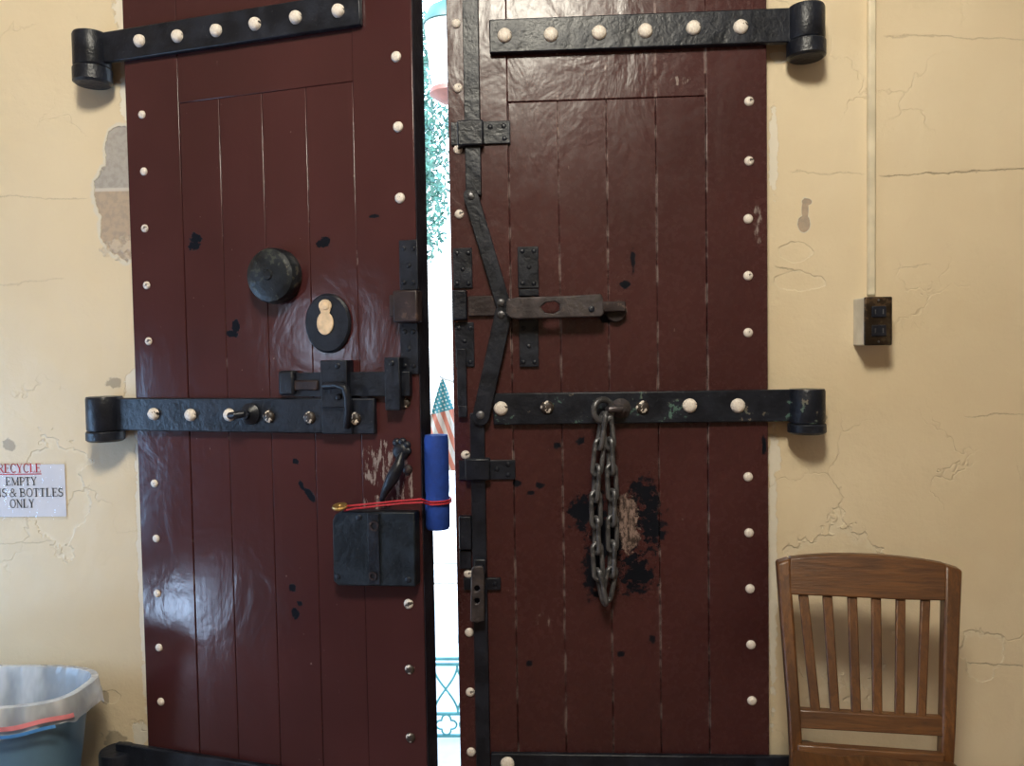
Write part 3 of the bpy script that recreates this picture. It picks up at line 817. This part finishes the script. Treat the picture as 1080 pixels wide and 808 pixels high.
def lettering(text, cx, zbase, hgt, width, y, name, mat, parent):
    tot = sum(GL[c][0] for c in text); kx = width/tot
    m = MB(); x = cx - width/2
    for c in text:
        for pts, th in GL[c][1]:
            for (ax, az), (bx, bz) in zip(pts, pts[1:]):
                A = Vector((x + ax*kx, zbase + az*hgt)); B = Vector((x + bx*kx, zbase + bz*hgt))
                d = (B-A)
                if d.length < 1e-7: continue
                d.normalize(); nn = Vector((-d.y, d.x))*th*hgt/2
                A2, B2 = A - d*th*hgt*.15, B + d*th*hgt*.15
                vs = [m.bm.verts.new((p.x, y, p.y)) for p in (A2-nn, B2-nn, B2+nn, A2+nn)]
                m.bm.faces.new(vs)
        x += GL[c][0]*kx
    return m.build(name, mat, parent, smooth=0)
k = FW.size(40, 515, 1)
sx, sz = FW.P(22.5, 545)
sx1 = FW.P(71, 515)[0]; szt = FW.P(40, 487.5)[1]
M_PAPER = simple('white_paper', (.66, .66, .72), .7, var=.03)
M_INK = simple('black_ink', (.02, .02, .025), .6); M_REDINK = simple('red_ink', (.50, .02, .04), .6)
sg = empty('recycling_sign', (sx, 0, sz))
hw = sx1 - sx; hs = szt - sz
# a sheet with slightly lifted edges
m = MB(); nx, nz = 16, 10
def sheet(m, w0, w1, h0, h1, y, lift):
    g = [[m.bm.verts.new((w0+(w1-w0)*i/nx, y - lift*(abs(2*i/nx-1)**3)*.5 - lift*.3*math.sin(i*.9+j*.7)**2, h0+(h1-h0)*j/nz)) for i in range(nx+1)] for j in range(nz+1)]
    for j in range(nz):
        for i in range(nx): m.bm.faces.new((g[j][i], g[j][i+1], g[j+1][i+1], g[j+1][i]))
sheet(m, -hw*.97, hw*.97, 0, hs*.96, -.002, .0)
thicken(m, .0004)
pp = m.build('paper', M_PAPER, sg, smooth=0)
for txt, pc, yb, hp_, wd, mat in (('RECYCLE', 20.5, 498.5, 9.2, 46, M_REDINK), ('EMPTY', 22.5, 512, 8.6, 33.5, M_INK), ('CANS & BOTTLES', 23.5, 524, 8.6, 87, M_INK), ('ONLY', 23.5, 535.5, 8.8, 26.5, M_INK)):
    x, z = FW.P(pc, yb, .003)
    lettering(txt, x - sx, z - sz, hp_*k, wd*k, -.0031, 'lettering', mat, pp)
    if txt == 'RECYCLE':
        MB().box(x-sx-wd*k/2, x-sx+wd*k/2, -.0031, -.0029, z-sz-2.2*k, z-sz-1.2*k).build('underline', mat, pp, smooth=0)
t = NT('clear_plastic_sleeve'); gl = t.n('ShaderNodeBsdfGlossy'); tr = t.n('ShaderNodeBsdfTransparent'); mx = t.n('ShaderNodeMixShader')
gl.inputs['Roughness'].default_value = .12; mx.inputs[0].default_value = .045
gl.inputs['Normal'].default_value = (0, 0, 0); t.t.links.new(t.bump(t.noise(30, 3, .5), .6, .01), gl.inputs['Normal'])
t.t.links.new(tr.outputs[0], mx.inputs[1]); t.t.links.new(gl.outputs[0], mx.inputs[2]); t.t.links.new(mx.outputs[0], t.out.inputs[0])
m = MB(); sheet(m, -hw, hw, -.008, hs+.002, -.0042, .001)
m.build('plastic_sleeve', t.m, sg, label='clear glossy plastic sleeve')
tag(sg, 'white RECYCLE notice in a clear plastic sleeve on the cream wall', 'sign')

# ------------------------------------------------------------------ recycling bin with liner
M_BIN = simple('blue_grey_bin_plastic', (.10, .19, .28), .4, bump=.1, bscale=60, var=.06)
RZ = .555
pr = at_z(93, 722, RZ); pb = at_z(20, 704, RZ); pf = at_z(20, 749, RZ)
ya, yb_ = pf.y, pb.y
bw, bd = .27, (yb_ - ya)/2
bcx = pr.x - bw; bcy = (ya+yb_)/2
def sup(a, w, d, p=3.0):
    c, s = math.cos(a), math.sin(a)
    return (w*math.copysign(abs(c)**(2/p), c), d*math.copysign(abs(s)**(2/p), s))
def supring(m, w, d, z, n=72, fn=None, p=3.0):
    out = []
    for i in range(n):
        a = 2*math.pi*i/n; x, y = sup(a, w, d, p); zz = z
        if fn:
            dr, dz = fn(a); q = Vector((x, y)); l = q.length; q = q*((l+dr)/l); x, y = q.x, q.y; zz += dz
        out.append(m.bm.verts.new((x, y, zz)))
    return out
def loft(m, rings, close0=False, close1=False):
    for a, b in zip(rings, rings[1:]):
        n = len(a)
        for i in range(n): m.bm.faces.new((a[i], a[(i+1) % n], b[(i+1) % n], b[i]))
    if close0: m.bm.faces.new(rings[0][::-1])
    if close1: m.bm.faces.new(rings[-1])
be = empty('recycling_bin', (bcx, bcy, 0))
m = MB(); rings = []
for z, s in ((0, .70), (.02, .72), (.30, .84), (RZ-.05, .945), (RZ-.035, .95), (RZ-.034, .99), (RZ-.004, 1.0), (RZ, .985), (RZ-.003, .965), (RZ-.05, .925), (.3, .81), (.03, .69)):
    rings.append(supring(m, bw*s - (0 if s > .9 else 0), bd*s, z))
loft(m, rings, True, True)
m.build('bin_body', M_BIN, be, smooth=50, label='blue grey tapered plastic bin')
tag(be, 'blue grey plastic recycling bin standing against the wall', 'bin')
t = NT('clear_liner_plastic')
n1 = t.noise(1, 3, .5, stretch=(13, 13, 5)); n2 = t.noise(60, 3, .6)
c = t.mix(t.ramp(n1, .35, .7), (.52, .55, .60), (.86, .88, .91))
t.set(color=c, rough=.25, spec=.7, alpha=t.math('ADD', t.math('MULTIPLY', t.ramp(n1, .35, .75), .25), .5), normal=t.bump(n1, .9, .02))
M_LINER = t.m
te = empty('bin_liner', (bcx, bcy, RZ-.34))
m = MB(); rings = []
def crinkle(amp, za, seed):
    ph = [random.uniform(0, 6.28) for _ in range(6)]
    return lambda a: (amp*(1 + math.sin(7*a+ph[0])*.4 + math.sin(17*a+ph[1])*.35 + math.sin(31*a+ph[2])*.25), za*(math.sin(3*a+ph[3]) + .6*math.sin(8*a+ph[4]) + .4*math.sin(19*a+ph[5])))
B0 = RZ - .34
rz = lambda z: z - B0
for z, s, amp, za in ((RZ-.33, .70, -.012, .0), (RZ-.25, .785, -.010, .002), (RZ-.15, .84, -.008, .0), (RZ-.06, .90, -.005, .0), (RZ-.012, .945, -.002, .001)):
    rings.append(supring(m, bw*s, bd*s, rz(z), 120, crinkle(amp, za, 1)))
for z, dr, amp, za in ((RZ+.005, .0, .0, .0), (RZ+.004, .008, .001, 0), (RZ-.018, .010, .003, .002), (RZ-.038, .010, .005, .004), (RZ-.058, .010, .007, .008)):
    cf = crinkle(amp, za, 2)
    rings.append(supring(m, bw+dr if dr else bw*.975, bd+dr if dr else bd*.975, rz(z), 120, cf))
last = rings[-1]
loft(m, rings, True, False)
m.build('liner_film', M_LINER, te, smooth=60, label='crumpled clear plastic film')
M_BAND = simple('red_liner_band', (.62, .20, .22), .4, var=.3); M_BBAND = simple('blue_liner_band', (.05, .20, .5), .4)
def band(name, mat, a0, a1, z0, z1, r=.0135):
    m = MB(); n = 24; lo, hi = [], []
    for i in range(n+1):
        a = a0 + (a1-a0)*i/n; x, y = sup(a, bw+r+.002*math.sin(9*a), bd+r+.002*math.sin(9*a)); w = .004*math.sin(7*a)
        lo.append(m.bm.verts.new((x*1.01, y*1.01, rz(z0+w)))); hi.append(m.bm.verts.new((x, y, rz(z1+w))))
    for i in range(n): m.bm.faces.new((lo[i], lo[i+1], hi[i+1], hi[i]))
    thicken(m, .001)
    m.build(name, mat, te, smooth=60, label=('red' if 'RED' in name.upper() else 'blue') + ' printed strip')
band('red_strip', M_BAND, math.radians(-80), math.radians(-18), RZ-.040, RZ-.030, .020)
band('blue_strip', M_BBAND, math.radians(-74), math.radians(-35), RZ-.056, RZ-.049, .022)
tag(te, 'crumpled clear plastic liner folded over the rim of the bin', 'bin liner')

# ------------------------------------------------------------------ wooden slat back chair
def wood(name, stretch, dark=1.0):
    t = NT(name)
    g = t.noise(1, 6, .62, stretch=stretch, dist=1.2); g2 = t.noise(3.5, 3, .5); f = t.noise(1, 4, .6, stretch=tuple(s*5 for s in stretch))
    c = t.mix(t.ramp(g, .32, .68), (.095*dark, .036*dark, .012*dark), (.185*dark, .074*dark, .022*dark))
    c = t.mix(t.math('MULTIPLY', t.ramp(g2, .45, .7), .55), c, (.05*dark, .022*dark, .012*dark))
    c = t.mix(t.math('MULTIPLY', t.ramp(f, .56, .70), .5), c, (.035*dark, .015*dark, .008*dark))
    return t.set(color=c, rough=t.math('ADD', t.math('MULTIPLY', f, .2), .25), normal=t.bump(t.math('ADD', g, f), .18, .003))
M_WV = wood('oak_vertical_grain', (70, 70, 5), .85); M_WH = wood('oak_level_grain', (6, 70, 70), .78); M_WSEAT = wood('oak_seat_grain', (60, 6, 60), .6)
TC = math.radians(9.0)
CY = -.20
c0 = at_y(916, 590, CY)
FC = Frame(c0.x, c0.y, TC)                     # plane of the top of the back
LEAN = .155                                    # back leans this far from the seat to its top
ZT, ZS = FC.P(916, 590)[1], .46
chair = empty('wooden_chair', (c0.x, c0.y, 0), -TC)
tag(chair, 'brown wooden chair with six upright slats, its back to the cream wall', 'chair')
def yb(z): return -LEAN*(ZT - z)/(ZT - ZS)     # local Y of the leaning back's front at height z
def CP(px, py):
    """a pixel carried onto the leaning plane of the chair back: local X, Z"""
    z = ZT
    for _ in range(12):
        x, z2 = FC.P(px, py, -yb(z)); z = z2
    return x, z
def leanbar(m, pts, y0, y1):
    """outline in the leaning plane, given thickness y0..y1 around the plane"""
    a = [m.bm.verts.new((x, yb(z)+y0, z)) for x, z in pts]; c = [m.bm.verts.new((x, yb(z)+y1, z)) for x, z in pts]
    n = len(pts); m.bm.faces.new(a); m.bm.faces.new(c[::-1])
    for i in range(n): m.bm.faces.new((a[i], c[i], c[(i+1) % n], a[(i+1) % n]))
    return m
def bowl(o, amount=.018, ref=None):
    """bow the back rails gently towards the wall at mid width"""
    for v in o.data.vertices:
        u = v.co.x/.22
        v.co.y += amount*max(0.0, 1-u*u)
# back posts run on down as the rear legs
for s, (o1, i1, o2, i2) in ((-1, ((819, 592), (833, 589), (835, 800), (848, 801))), (1, ((1016, 599.5), (997, 595.5), (1007, 806), (993, 805)))):
    A, B, C, E_ = CP(*o1), CP(*i1), CP(*o2), CP(*i2)
    xo, xi = C[0], E_[0]
    m = MB(); secs = []
    dzo = lambda q, z: q
    prof = []
    for z in (min(A[1], B[1]), ZT-.10, ZT-.22, ZS+.06, ZS-.03, .22, .0):
        if z > ZS:
            tt = (ZT - z)/(ZT - ZS); a = A[0] + (C[0]-A[0])*tt; b = B[0] + (E_[0]-B[0])*tt; y = yb(z)
        else:
            a, b = xo, xi; y = yb(ZS) + (ZS - z)*.16
            if z < .3: a, b = xo + s*0.004, xi + s*.004
        secs.append([m.bm.verts.new((q, y+yy, z)) for q, yy in ((min(a, b), -.004), (max(a, b), -.004), (max(a, b), .032), (min(a, b), .032))])
    for p, q in zip(secs, secs[1:]):
        for i in range(4): m.bm.faces.new((p[i], p[(i+1) % 4], q[(i+1) % 4], q[i]))
    for q_, (ex, ez) in zip(secs[0], ((min(A[0], B[0]), 0), (max(A[0], B[0]), 0), (max(A[0], B[0]), 0), (min(A[0], B[0]), 0))):
        q_.co.z = A[1]-.004 if abs(q_.co.x - A[0]) < abs(q_.co.x - B[0]) else B[1]
    m.bm.faces.new(secs[0]); m.bm.faces.new(secs[-1][::-1])
    m.build('back_post', M_WV, chair, bevel=.006, seg=3)
topo = [(832.5, 588.5), (850, 586.5), (875, 585), (900, 585), (925, 586), (950, 588), (975, 591), (997.5, 595)]
bot = [(997.5, 633.5), (970, 632.8), (940, 632), (910, 630.5), (880, 629), (850, 627.8), (832.5, 627)]
rail = leanbar(MB(), [CP(*p) for p in topo] + [] + [CP(*p) for p in bot], -.004, .022).build('top_rail', M_WH, chair, bevel=.004, seg=3)
def railbar(name, x0, y0, x1, y1, x2, y2, x3, y3, mat, t0=.0, t1=.020):
    top = [CP(x0 + (x1-x0)*i/8, y0 + (y1-y0)*i/8) for i in range(9)]; b = [CP(x3 + (x2-x3)*i/8, y3 + (y2-y3)*i/8) for i in range(9)]
    return leanbar(MB(), top + b[::-1], t0, t1).build(name, mat, chair, bevel=.003)
railbar('lower_rail', 840, 748.5, 998, 757.5, 997, 777.5, 841, 768.5, M_WH)
railbar('seat_rail', 841, 785.5, 997, 796.5, 996, 806, 842, 796, M_WH)
for (xt, xb) in ((847.5, 861), (873, 881.5), (899.5, 904), (925, 926.5), (951, 950), (977.5, 973)):
    t_ = (xt-847)/131; yt, ybm = 624 + 4*t_, 752 + 6*t_
    leanbar(MB(), [CP(xt-5.2, yt), CP(xt+5.2, yt), CP(xb+5.2, ybm), CP(xb-5.2, ybm)], .004, .015).build('back_slat', M_WV, chair, bevel=.003)
# saddle seat
xsl, xsr = CP(836, 800)[0], CP(1005, 806)[0]
yr = yb(ZS) - .006; yf = yr - .40
m = MB(); nx_, ny_ = 16, 14; g = []
for j in range(ny_+1):
    v = j/ny_; row = []
    hw_ = ((xsr-xsl)/2 + .0) + (.055)*min(1, v*1.3)
    for i in range(nx_+1):
        u = 2*i/nx_-1
        r_ = hw_*u*(1 - .08*max(0, v-.8)*5*abs(u))
        z = ZS + .006 - .014*math.exp(-((abs(u)-.48)/.28)**2)*math.exp(-((v-.35)/.35)**2) - .012*max(0, v-.75)**2*16
        row.append(m.bm.verts.new(((xsl+xsr)/2 + r_, yr + (yf-yr)*v, z)))
    g.append(row)
for j in range(ny_):
    for i in range(nx_): m.bm.faces.new((g[j][i], g[j+1][i], g[j+1][i+1], g[j][i+1]))
thicken(m, .028, True)
m.build('seat', M_WSEAT, chair, bevel=.006, smooth=50)
for s in (-1, 1):
    xc = (xsl+xsr)/2 + s*((xsr-xsl)/2 + .022); 
    m = MB(); m.tube([(xc, yf+.045, ZS-.030), (xc+s*.006, yf+.04, .25), (xc+s*.012, yf+.035, 0)], [.021, .020, .016], 14)
    m.build('front_leg', M_WV, chair)
    xr_ = xsl+.015 if s < 0 else xsr-.015
    MB().tube([(xr_, yb(ZS)+.055, .20), (xc+s*.008, yf+.04, .20)], .011, 10).build('stretcher', M_WV, chair)
MB().box(xsl-.005, xsr+.005, yf+.035, yf+.053, ZS-.075, ZS-.030).build('apron', M_WH, chair, bevel=.003)

# ------------------------------------------------------------------ outside, through the gap
def outp(px, py, dist): return at_y(px, py, dist - D)
# flag drooping from a staff fixed to the outer face of the wall
fo = outp(466.5, 400, 3.1)
fe = empty('flag_mount', (fo.x, fo.y, fo.z))
t = NT('flag_cloth'); X, Y, Z = t.xyz()
cant = t.math('GREATER_THAN', t.math('ADD', Z, t.math('MULTIPLY', X, -.25)), -.130)
ux = t.math('MULTIPLY', t.math('ADD', X, t.math('MULTIPLY', Z, .45)), 62); uz = t.math('MULTIPLY', t.math('SUBTRACT', Z, t.math('MULTIPLY', X, .35)), 62)
fx_ = t.math('SUBTRACT', t.math('FRACT', ux), .5); fz_ = t.math('SUBTRACT', t.math('FRACT', uz), .5)
star = t.math('LESS_THAN', t.math('ADD', t.math('MULTIPLY', fx_, fx_), t.math('MULTIPLY', fz_, fz_)), .07)
blue = t.mix(star, (.06, .33, .42), (.75, .8, .8))
stripe = t.math('GREATER_THAN', t.math('FRACT', t.math('MULTIPLY', t.math('ADD', X, t.math('MULTIPLY', Z, .35)), 26)), .5)
cc = t.mix(cant, t.mix(stripe, (.8, .78, .75), (.68, .25, .18)), blue)
M_FLAG = t.set(color=cc, rough=.8)
m = MB(); g = []
for j in range(25):
    v = j/24; row = []
    for i in range(17):
        u = i/16*2-1
        row.append(m.bm.verts.new((u*(.004+.11*v**.9), .018*math.sin(u*7+v*3)*v, -.36*v - .02*abs(u)*v)))
    g.append(row)
for j in range(24):
    for i in range(16): m.bm.faces.new((g[j][i], g[j][i+1], g[j+1][i+1], g[j+1][i]))
thicken(m, .001)
m.build('flag_cloth', M_FLAG, fe, smooth=60, label='starred blue and red striped cloth')
MB().tube([(oxr + .1 - fo.x, WT - fo.y + .002, -.30), (0, 0, .004), (-.01, .004, .012)], .005, 10).build('flag_staff', M_STONE, fe)
tag(fe, 'drooping stars and stripes flag outside the gap above the blue foam', 'flag')
# street lantern
lo = outp(475.5, 108, 5.2); k5 = 5.2/F
le = empty('street_lamp', (lo.x, lo.y, GZ))
z0 = lo.z - GZ
MB().lathe([(.022, 0), (.022, .05), (.014, .09), (.011, .3), (.010, z0)], 20).build('lamp_post', M_LAMPTOP, le)
MB().lathe([(.02, z0-.01), (17*k5*.6, z0), (22*k5, z0+8*k5), (21*k5, z0+13*k5), (.02, z0+13*k5)], 24).build('lamp_cup', M_LAMPIRON, le)
MB().lathe([(.02, z0+13*k5), (19*k5, z0+13.2*k5), (26*k5, z0+78*k5), (.02, z0+78.5*k5)], 24).build('lamp_glass', M_GLASSW, le, label='white tapering lamp glass')
MB().lathe([(28*k5, z0+78.6*k5), (27*k5, z0+82*k5), (21*k5, z0+95*k5), (8*k5, z0+103*k5), (3*k5, z0+112*k5), (0, z0+116*k5)], 24).build('lamp_roof', M_LAMPTOP, le)
tag(le, 'street lamp with white tapered glass seen through the gap', 'lamp')
# tree
tp = outp(412, 150, 9.5); k9 = 9.5/F
tre = empty('bushy_tree', (tp.x, tp.y, GZ))
zt = tp.z - GZ
MB().tube([(0, 0, 0), (.03, .02, 1.2), (-.02, 0, zt-1.2), (0, 0, zt+1.0)], [.16, .12, .10, .03], 14).build('trunk', M_BARK, tre)
m = MB()
for i in range(9000):
    th = random.uniform(0, 6.2832); cz = random.uniform(-1, 1); rr = random.random()**.33
    sr = math.sqrt(1-cz*cz)
    wob = 1 + .12*math.sin(5*th+3*cz) + .10*math.sin(9*cz+2*th)
    p = Vector((64*k9*rr*wob*sr*math.cos(th), 64*k9*rr*wob*sr*math.sin(th), zt + 165*k9*rr*cz))
    a = Vector((random.gauss(0, 1), random.gauss(0, 1), random.gauss(0, 1))).normalized(); b = a.orthogonal().normalized(); l = random.uniform(.035, .06)
    q = [p + a*l, p + b*l*.45, p - a*l, p - b*l*.45]
    m.bm.faces.new([m.bm.verts.new(x) for x in q])
m.build('foliage', M_LEAF, tre, smooth=0)
tag(tre, 'blue green leafy tree standing outside beyond the gap', 'tree')
# ornate low railing
r0 = at_z(471, 776, GZ + .02)
dist = r0.y + D; kr_ = dist/F
re_ = empty('iron_railing', (r0.x, r0.y, GZ))
ht = 84*kr_
def rt(name, pts, r=.0055, closed=False): return MB().tube([(x, 0, z+.02) for x, z in pts], r, 8, closed).build(name, M_TEAL, re_)
for nm, z in (('top_bar', ht), ('under_bar', ht-6*kr_), ('middle_bar', 24*kr_), ('bottom_bar', 0)):
    MB().box(-1.0, 1.0, -.007, .007, z+.02-.006, z+.02+.006).build(nm, M_TEAL, re_)
pw = 13*kr_
for i in range(-9, 10):
    cx = i*pw*2*.98
    if abs(i) > 6: continue
    for s in (-1, 1):
        pts = [(cx + s*pw*math.cos(math.pi*j/16*1.0)*1.0, 24*kr_ + (ht-30*kr_)*j/16) for j in range(17)]
        rt('scroll_bar', pts)
    pts = [(cx + pw*.86*math.cos(a)*(.62+.38*abs(math.cos(2*a))), 12*kr_ + 11.0*kr_*math.sin(a)*(.62+.38*abs(math.cos(2*a)))) for a in [2*math.pi*j/32 for j in range(32)]]
    rt('quatrefoil', pts, .0048, True)
for x in (-1.0, 1.0):
    MB().box(x-.015, x+.015, -.015, .015, 0, ht+.08).build('railing_post', M_TEAL, re_, bevel=.002)
tag(re_, 'low teal iron railing with crossing curves and quatrefoils outside', 'railing')
for i, (px, py, L, lab) in enumerate(((466, 612, .9, 'nearer grey kerb stone lying on the bright paving outside'), (464, 592, 1.4, 'farther grey kerb stone lying on the bright paving outside'))):
    p = at_z(px, py, GZ)
    m = MB(); m.box(-L/2, L/2, -.12, .12, 0, .07 + .05*i)
    o = m.build('kerb_stone', M_KERB, None, bevel=.02); o.location = (p.x, p.y, GZ)
    tag(o, lab, 'stone')

# ------------------------------------------------------------------ light
def area(name, loc, target, size, power, color, sy=None):
    l = bpy.data.lights.new(name, 'AREA'); l.energy = power; l.color = color; l.shape = 'RECTANGLE'; l.size = size; l.size_y = sy or size
    o = bpy.data.objects.new(name, l); COL.objects.link(o); o.location = loc
    o.rotation_euler = (Vector(target) - Vector(loc)).to_track_quat('-Z', 'Y').to_euler()
    return o
pl_ = bpy.data.lights.new('assumed_ceiling_lamp', 'POINT'); pl_.energy = 288; pl_.color = (1.0, .945, .80); pl_.shadow_soft_size = .28  # assumed lamp out of view, placed to suit hinge shadows and sheen
po = bpy.data.objects.new('assumed_ceiling_lamp', pl_); COL.objects.link(po); po.location = (-.15, -2.3, 3.33)
area('assumed_side_daylight', (XL+.03, -.62, .95), (XL+1, -.62, .95), .5, 16, (.36, .62, 1.0), .8)  # assumed daylight from the left; panel stands before a solid wall, no doorway
area('low_glint_panel', (XL+.03, -1.1, .17), (XL+1, -1.1, .17), .22, 6, (.50, .70, 1.0), .24)  # added panel that puts a glint on the open leaf; no hatch there
area('added_streak_panel', (XL+.03, -2.15, 1.45), (XL+1, -2.15, 1.45), .28, 5, (.60, .75, 1.0), .3)  # added panel that lays a pale streak on door_1; the wall has no window
sun = bpy.data.lights.new('sun', 'SUN'); sun.energy = 9.0; sun.angle = .01; sun.color = (1, .96, .9)
so = bpy.data.objects.new('sun', sun); COL.objects.link(so)
so.rotation_euler = Vector((.25, .72, -.85)).to_track_quat('-Z', 'Y').to_euler()
w = bpy.data.worlds.new('world'); sc.world = w; w.use_nodes = True
bg = w.node_tree.nodes['Background']
tcw = w.node_tree.nodes.new('ShaderNodeTexCoord'); spw = w.node_tree.nodes.new('ShaderNodeSeparateXYZ'); rw = w.node_tree.nodes.new('ShaderNodeValToRGB')
w.node_tree.links.new(tcw.outputs['Generated'], spw.inputs[0]); w.node_tree.links.new(spw.outputs[2], rw.inputs[0])
rw.color_ramp.elements[0].color = (.86, .95, 1.0, 1); rw.color_ramp.elements[1].color = (.35, .6, 1.0, 1); rw.color_ramp.elements[1].position = .9
w.node_tree.links.new(rw.outputs[0], bg.inputs[0]); bg.inputs[1].default_value = 5.0

vs = sc.view_settings
vs.view_transform = 'Standard'; vs.look = 'None'; vs.gamma = 1.0; vs.use_curve_mapping = False
vs.exposure = 0.0
